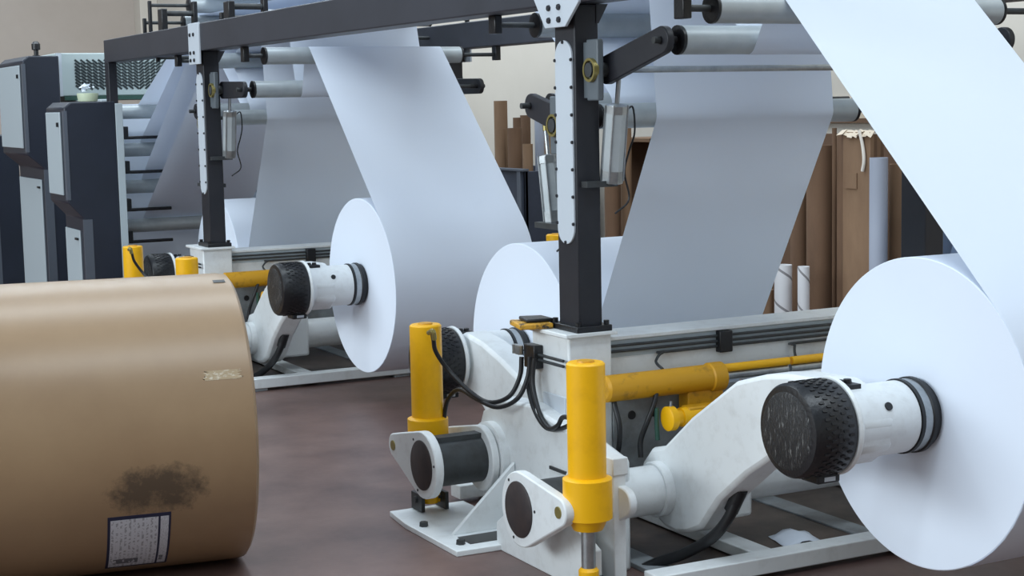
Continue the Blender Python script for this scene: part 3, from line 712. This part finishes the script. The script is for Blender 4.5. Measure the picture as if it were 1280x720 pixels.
MB().box(2.82, 2.872, 11.42, 12.0, 0, 1.70).build('side_frame', 'cabinet_panel', t, bevel=.004)
cabinet(2.52, 2.645, 2.80, 13.05, 14.05, 2.085, 1.32, 'taller dark control cabinet with black knob on top beside vent hood', beacon=True)
cabinet(2.50, 2.60, 2.86, 15.2, 16.3, 1.45, 1.0, 'blue-grey control cabinet behind the taller cabinet with black knob')
tb = empty('plastic_tub', onx(111, 124, 2.68), 'pale green tub with crumpled white film on top of cabinet', 'tub')
loc = Vector((2.68, 11.62, 1.715)); tb.location = loc; OFF[tb.name] = tuple(loc)
MB().lathe(loc, loc+Vector((0, 0, 1)), [(0, .055), (.004, .066), (.055, .074), (.06, .072), (.055, .068), (.02, .06)], 24).build('bowl', 'pale_green', tb)
mb = MB()
for k in range(9):
    c = loc+Vector((random.uniform(-.04, .04), random.uniform(-.04, .04), .06+random.uniform(0, .045)))
    vs = [c+Vector((random.uniform(-.035, .035), random.uniform(-.035, .035), random.uniform(-.02, .03))) for _ in range(4)]
    mb.add(vs, [(0, 1, 2), (0, 2, 3), (0, 3, 1), (1, 3, 2)])
mb.build('crumpled_film', 'paper', tb)

# ------------------------------------------------------------------ paper webs
def web(circ, label, fa=1.9, la=.6, group=None):
    path = belt(circ, fa, la)
    t = MB(); nx = 2
    vs = []; fs = []
    for (y, z) in path:
        vs += [(WX0, y, z), (WX1, y, z)]
    for i in range(len(path)-1): fs.append((2*i, 2*i+1, 2*i+3, 2*i+2))
    t.add(vs, fs)
    b_ = (XC, path[0][0], path[0][1])
    o = t.build('paper_web', 'web_paper', base=b_)
    me = o.data; me.polygons.foreach_set('use_smooth', [True]*len(me.polygons))
    tag(o, label, 'paper web', group)
    return o
def c(t, s, dy=0, e=.0015): return (t[0]+dy, t[1], t[2]+e, s)
R1, R2 = (CH1[0], CH1[1], RR), (CH2[0], CH2[1], RR+.012)
R3 = (CH1[0], CH1[1]-.012, RR)
web([c(R1, -1), c(A_, -1), c(B_, 1), c(U_[0], -1), c(V_[0], -1), c(TR[0], -1)],
    'bright white paper web climbing steeply from the roll beside the bolted black brake cap')
web([c(R2, -1), c(G_, -1), c(F_[0], -1), c(C_, -1), c(E_, 1), c(Q_[0], -1), c(V_[1], -1), c(TR[1], -1)],
    'grey shaded paper web rising behind the post of the fully visible stand')
web([c(R3, -1, S), c(A_, -1, S), c(B2_, 1, S), c(U_[1], -1), c(V_[2], -1), c(TR[2], -1)],
    'white paper web climbing from the roll next to the kraft wrapped roll')
web([c(R2, -1, S), c(G_, -1, S), c(F_[1], -1), c(C_, -1, S), c(E_, 1, S), c(Q_[1], -1), c(TR[3], -1)],
    'grey shaded paper web rising behind the post beside the tall cabinets')
# spare bracket rollers standing on the beam near the second post
for k, yy in enumerate((10.72, 9.30)):
    t = empty('bracket_roller', (3.2, yy, 2.165), ('thin bar roller on upright arms standing on the overhead beam by its bolted bracket', 'short bar roller on upright arm on the beam between the two posts')[k], 'roller')
    MB().box(2.97, 3.01, yy-.05, yy+.05, 2.165, 2.31 if k == 0 else 2.27).build('upright', 'black', t, bevel=.006)
    MB().box(3.19, 3.22, yy-.03, yy+.03, 2.20, 2.36 if k == 0 else 2.30).build('upright', 'black', t, bevel=.006)
    MB().cyl((2.98, yy, 2.28 if k == 0 else 2.24), (3.22, yy, 2.28 if k == 0 else 2.24), .018, n=12).build('bar', 'dark_hub', t)

# ------------------------------------------------------------------ kraft wrapped roll
K_R = .525; K_A = math.radians(-8.2)
K_U = Vector((math.cos(K_A), math.sin(K_A), 0)); K_C = Vector((1.805, 5.755, K_R)); K_L = 1.35
K_N = Vector((-K_U.y, K_U.x, 0))
kr = empty('kraft_roll', K_C-K_U*(K_L/2)-Vector((0, 0, K_R)), 'large brown kraft paper wrapped roll lying on the floor with shipping label', 'wrapped roll')
def kpt(u, v):                                   # pixel -> (axial s, angle) on the wrapper
    d = ray(u, v); o = EYE-K_C
    dp = d-K_U*d.dot(K_U); op = o-K_U*o.dot(K_U)
    a, b, cc = dp.dot(dp), 2*dp.dot(op), op.dot(op)-K_R**2
    t = (-b-math.sqrt(max(0, b*b-4*a*cc)))/(2*a); p = EYE+d*t-K_C
    return p.dot(K_U), math.atan2(p.z, -p.dot(K_N))
def ksurf(s, th, h=0): return K_C+K_U*s+(-K_N*math.cos(th)+Vector((0, 0, 1))*math.sin(th))*(K_R+h)
s0, th0 = kpt(198, 612); STAIN_C = tuple(ksurf(s0, th0)-Vector(OFF[kr.name]))
kraft_stain()
prof = [(0, .06), (0, K_R-.02), (.012, K_R-.004), (.04, K_R), (K_L*.5, K_R+.001), (K_L-.04, K_R), (K_L-.012, K_R-.005), (K_L, K_R-.02), (K_L, .06)]
wr = MB().ring(K_C, K_C-K_U, prof, 128).build('wrapper', 'kraft', kr)
MB().ring(K_C+K_U*.004, K_C-K_U, [(0, .045), (0, .06), (K_L+.008, .06), (K_L+.008, .045)], 32).build('core_tube', 'cardboard_dark', kr)
def patch(sa, sb, ta, tb_, h, name, mt_, parent, thick=.0006, nseg=14, jag=0, label=None):
    mb = MB(); vs = []; uv = []; n = nseg
    for lay in (h, h-thick):
        for i in range(n+1):
            for j in range(2):
                th = ta+(tb_-ta)*i/n; s = (sa, sb)[j]+random.uniform(-jag, jag)
                vs.append(ksurf(s, th, lay)); uv.append((j, i/n))
    k = 2*(n+1); fs = []
    for i in range(n):
        fs.append((2*i, 2*i+1, 2*i+3, 2*i+2)); fs.append((k+2*i+2, k+2*i+3, k+2*i+1, k+2*i))
        fs.append((2*i, 2*i+2, k+2*i+2, k+2*i)); fs.append((2*i+3, 2*i+1, k+2*i+1, k+2*i+3))
    fs.append((1, 0, k, k+1)); fs.append((2*n, 2*n+1, k+2*n+1, k+2*n))
    mb.add(vs, fs); return mb.build(name, mt_, parent, uv=uv, label=label)
sL, tB = kpt(131, 710); sR, tT = kpt(214, 640)
lab = patch(sL, sR, tB-.01, tT+.005, .0016, 'shipping_label', 'label_navy', kr, .0010, label='white shipping label with navy border')
dS, dT = sR-sL, tT-tB
patch(sL+dS*.045, sL+dS*.80, tB+dT*.03, tB+dT*.96, .0021, 'label_text_panel', 'label_print', lab)
patch(sL+dS*.835, sL+dS*.965, tB+dT*.03, tB+dT*.96, .0021, 'label_side_strip', 'label_print', lab)
sa, ta = kpt(258, 476); sb, tb2 = kpt(300, 461)
patch(sa, sb, ta, tb2, .0009, 'scuffed_tape', 'kraft_scuff', kr, .0006, 8, .012)
sa, ta = kpt(267, 354); sb, tb2 = kpt(280, 350)
patch(sa, sb, ta, tb2, .0022, 'staple_mark', 'rubber', kr, .001, 3)

# ------------------------------------------------------------------ things lying on the stand and floor
pd = empty('work_pad', (2.86, 5.42, .80), 'yellow and black work pad lying on the white pedestal beside the post foot', 'pad')
MB().prism([(2.80, 5.36), (2.93, 5.33), (2.955, 5.46), (2.84, 5.52)], 'z', .8005, .822).build('pad_body', 'pad_yellow', pd, bevel=.006)
MB().prism([(2.84, 5.38), (2.95, 5.36), (2.955, 5.47), (2.87, 5.50)], 'z', .822, .836).build('pad_cover', 'black', pd, bevel=.005)
q = onz(995, 671, .025)
mb = MB()
n = 5; vs = []
g = [[0]*6 for _ in range(6)]
for i in range(6):
    for j in range(6):
        u, v = (i-2.5)/2.5, (j-2.5)/2.5
        vs.append((q.x+.085*u+.02*v, q.y+.085*v, .0135+.035*max(0, 1-abs(u)-.35*abs(v))+random.uniform(0, .006)))
fs = [(i*6+j, (i+1)*6+j, (i+1)*6+j+1, i*6+j+1) for i in range(5) for j in range(5)]
o = mb.add(vs, fs).build('paper_scrap', 'paper', base=(q.x, q.y, .0135))
md = o.modifiers.new('thickness', 'SOLIDIFY'); md.thickness = .001
tag(o, 'torn white paper scrap lying inside the base of the stand', 'paper scrap')

# ------------------------------------------------------------------ cardboard tubes and storage along the right wall
def tube_thing(x, y, z0, z1, r, label, group, mt_='cardboard', lean=(0, 0), wall=.012):
    t = empty('cardboard_tube' if 'card' in mt_ else 'tube', (x, y, z0), label, 'tube', group)
    top = (x+lean[0], y+lean[1], z1); L = (Vector(top)-Vector((x, y, z0))).length
    MB().ring((x, y, z0), top, [(0, r-wall), (0, r), (L, r), (L, r-wall)], 28).build('tube_wall', mt_, t)
    MB().lathe((x, y, z0), top, [(L-.05, r-wall-.001), (L-.06, r-wall-.001)], 24).build('tube_plug', 'tube_end', t)
    return t
def px_tube(u0, u1, vt, x, z0, label, mt_='cardboard', group=None, lean=(0, 0), z1=None):
    a = onx(u0, vt, x); b = onx(u1, vt, x); mid = onx((u0+u1)/2, vt, x)
    d = ray((u0+u1)/2, vt); dist = (mid-EYE).dot(FWD); r = (u1-u0)/2*dist/FPX
    return tube_thing(mid.x, mid.y, z0, z1 or mid.z, r, label, group, mt_, lean)
# dark storage bin with tubes standing in it
bt = onx(640, 208, 6.3)
bn = empty('storage_bin', (6.55, 11.9, 0), 'dark blue-grey storage bin holding upright cardboard tubes', 'bin')
BX0, BX1, BY0, BY1, BZ = 6.20, 6.86, 11.72, 13.30, 1.09
MB().box(BX0, BX0+.03, BY0, BY1, .05, BZ).build('side_panel', 'bin', bn, bevel=.004)
MB().box(BX1-.03, BX1, BY0, BY1, .05, BZ).build('side_panel', 'bin', bn, bevel=.004)
MB().box(BX0, BX1, BY0, BY0+.03, .05, BZ).build('end_panel', 'bin', bn, bevel=.004)
MB().box(BX0, BX1, BY1-.03, BY1, .05, BZ).build('end_panel', 'bin', bn, bevel=.004)
MB().box(BX0+.03, BX1-.03, BY0+.03, BY1-.03, .05, .08).build('bottom_panel', 'bin', bn)
for yy in (BY0+.05, (BY0+BY1)/2-.03, BY1-.11):
    MB().box(BX0-.02, BX0, yy, yy+.06, 0, BZ+.01).build('rib', 'cabinet_grey', bn, bevel=.003)
MB().box(BX0-.025, BX0+.035, BY0-.005, BY1+.005, BZ, BZ+.02).build('rim', 'cabinet_grey', bn, bevel=.003)
GB = 'tubes standing in the storage bin'
for (u0, u1, vt, x, lb, mt_) in (
    (617, 634, 126, 6.62, 'tallest brown cardboard tube standing in the dark bin', 'cardboard'),
    (619, 632, 161, 6.34, 'short brown tube standing before the tallest tube in the bin', 'cardboard'),
    (634, 652, 160, 6.36, 'thick short brown tube in the bin beside the tallest tube', 'cardboard_dark'),
    (641, 651, 147, 6.49, 'thin brown tube in the bin between thicker tubes', 'cardboard_dark'),
    (650, 663, 144, 6.66, 'second tallest brown tube in the bin', 'cardboard_dark'),
    (653, 666, 180, 6.34, 'lowest pale brown tube in the bin', 'cardboard'),
    (668, 680, 150, 6.66, 'pale tube in the bin partly behind the dark lever', 'grey_tube'),
    (680, 692, 160, 6.60, 'brown tube in the bin behind the slim silver cylinder', 'cardboard')):
    px_tube(u0, u1, vt, x, .081, lb, mt_)
# cardboard by the post
px_tube(755, 774, 205, 6.30, .0, 'thick brown cardboard tube seen beside the pneumatic cylinder', 'cardboard_dark')
px_tube(775, 789, 147, 6.45, .0, 'tall thin cardboard tube between the pneumatic cylinder and wooden rack', 'cardboard')
rk = empty('wooden_rack', (6.72, 10.4, 0), 'brown board rack standing against the wall behind the grey web', 'rack')
for yy in (9.9, 10.4, 10.92): MB().box(6.58, 6.95, yy, yy+.03, 0, 1.36).build('upright_board', 'cardboard_dark', rk, bevel=.003)
for zz in (.05, .55, 1.33): MB().box(6.58, 6.95, 9.9, 10.95, zz, zz+.03).build('shelf_board', 'cardboard', rk, bevel=.003)
MB().box(6.94, 6.96, 9.9, 10.95, 0, 1.36).build('back_board', 'cardboard_dark', rk)
# upright tubes and bundle on the right
px_tube(1008, 1040, 170, 6.30, 0, 'thick brown cardboard tube standing beside the taped bundle', 'cardboard_dark', z1=1.35)
px_tube(988, 1009, 250, 6.45, 0, 'darker cardboard tube tucked behind the thick brown tube', 'cardboard_dark', z1=1.22)
px_tube(1087, 1110, 197, 6.30, 0, 'light grey tube standing beside the taped cardboard bundle', 'grey_tube')
px_tube(968, 990, 331, 6.05, 0, 'short white tube with spiral seam, the thicker of the pair', 'white_tube')
px_tube(997, 1012, 333, 6.05, 0, 'short white tube with spiral seam, the thinner of the pair', 'white_tube')
px_tube(953, 967, 362, 6.05, 0, 'short brown tube beside the white spiral tubes', 'cardboard')
px_tube(1112, 1142, 205, 6.62, 0, 'wide brown cardboard tube behind the light grey tube', 'cardboard')
px_tube(1040, 1046, 160, 6.60, 0, 'narrow dark cardboard tube behind the taped bundle', 'cardboard_dark')
bu = empty('cardboard_bundle', (6.4, 7.85, 0), 'tall flat bundle of folded cardboard tied at the top with torn tape and cord', 'bundle')
p0, p1 = onx(1052, 165, 6.30), onx(1086, 165, 6.30)
ya, yb = sorted((p0.y, p1.y)); zt = p0.z
for k in range(4): MB().box(6.31+.035*k, 6.34+.035*k, ya+.012*k, yb-.006*k, 0, zt-.012*k).build('cardboard_sheet', 'cardboard' if k % 2 == 0 else 'cardboard_dark', bu, bevel=.003)
MB().box(6.32, 6.40, yb, yb+.075, 0, zt-.01).build('folded_edge', 'cardboard_dark', bu, bevel=.01)
mb = MB()
for k in range(7):
    yy = ya+(yb-ya)*k/6; vs = [(6.30-random.uniform(0, .02), yy-.02, zt-.015+random.uniform(-.02, .01)), (6.30-random.uniform(0, .02), yy+.03, zt-.012+random.uniform(-.02, .01)), (6.32, yy+.02, zt+.008+random.uniform(0, .010)), (6.32, yy-.03, zt+.006+random.uniform(0, .010)), (6.345, yy, zt)]
    mb.add(vs, [(0, 1, 2, 3), (3, 2, 4), (0, 3, 4), (1, 4, 2), (0, 4, 1)])
mb.build('torn_tape', 'tape', bu)
MB().tube([onx(1074, 163, 6.29), onx(1078, 180, 6.295), onx(1080, 200, 6.295), onx(1078, 214, 6.295)], .010, 8, 5).build('cord', 'rope', bu)
e0, e1 = onx(1057, 216, 6.305), onx(1071, 236, 6.305)
MB().box(6.302, 6.312, min(e0.y, e1.y), max(e0.y, e1.y), min(e0.z, e1.z), max(e0.z, e1.z)).build('tape_patch', 'cardboard', bu)
fc = empty('dark_backing', (6.93, 8.2, 0), 'wide dark cardboard backing added to darken the gaps behind the upright tubes', 'cardboard')  # invented stack, its dark colour gives the shade between the tubes
for k in range(3): MB().box(6.90+.025*k, 6.92+.025*k, 6.6+.06*k, 9.5-.05*k, 0, 1.40-.03*k).build('cardboard_sheet', 'tube_end', fc, bevel=.003)
# dark blue sacks
def sack(u0, u1, vt, x, label, seed):
    a, b = onx(u0, vt, x), onx(u1, vt, x); yc = (a.y+b.y)/2; hw = abs(a.y-b.y)/2; h = (a.z+b.z)/2
    random.seed(seed); mb = MB(); n = 24; prof = [(0, .85), (.05, 1), (.3, 1.04), (.6, 1.0), (.8, .92), (.9, .72), (.97, .45), (1.0, .2)]
    vs = []; fs = []
    for j, (t, rr) in enumerate(prof):
        for i in range(n):
            an = 2*math.pi*i/n; k = rr*(1+.05*math.sin(3*an+seed+4*t)+random.uniform(-.02, .02))
            vs.append((x+.16+.16*k*math.cos(an), yc+hw*k*math.sin(an), h*t))
    for j in range(len(prof)-1):
        for i in range(n): fs.append((j*n+i, j*n+(i+1) % n, (j+1)*n+(i+1) % n, (j+1)*n+i))
    fs.append(tuple(range(n))[::-1]); fs.append(tuple((len(prof)-1)*n+i for i in range(n)))
    t = empty('dark_sack', (x+.16, yc, 0), label, 'sack')
    mb.add(vs, fs).build('sack_body', 'sack', t)
    MB().tube([(x+.02, yc+.06, h*.74), (x-.01, yc, h*.70), (x+.02, yc-.08, h*.73)], .006, 6, 5).build('tie_cord', 'rope', t)
sack(1121, 1165, 246, 6.30, 'dark blue sack standing beside the brown cardboard tubes', 1)
sack(1172, 1212, 272, 6.02, 'dark blue sack partly behind the bright white web edge', 2)
# pale rail on the wall behind
t = empty('wall_rail', (6.98, 9, 1.5), 'pale board fixed along the side wall above the cardboard', 'board')
MB().box(6.965, 7.0, 5.5, 10.4, 1.50, 1.62).build('board', 'tape', t)
MB().box(6.955, 6.965, 5.5, 10.4, 1.47, 1.50).build('lower_edge', 'cardboard_dark', t)
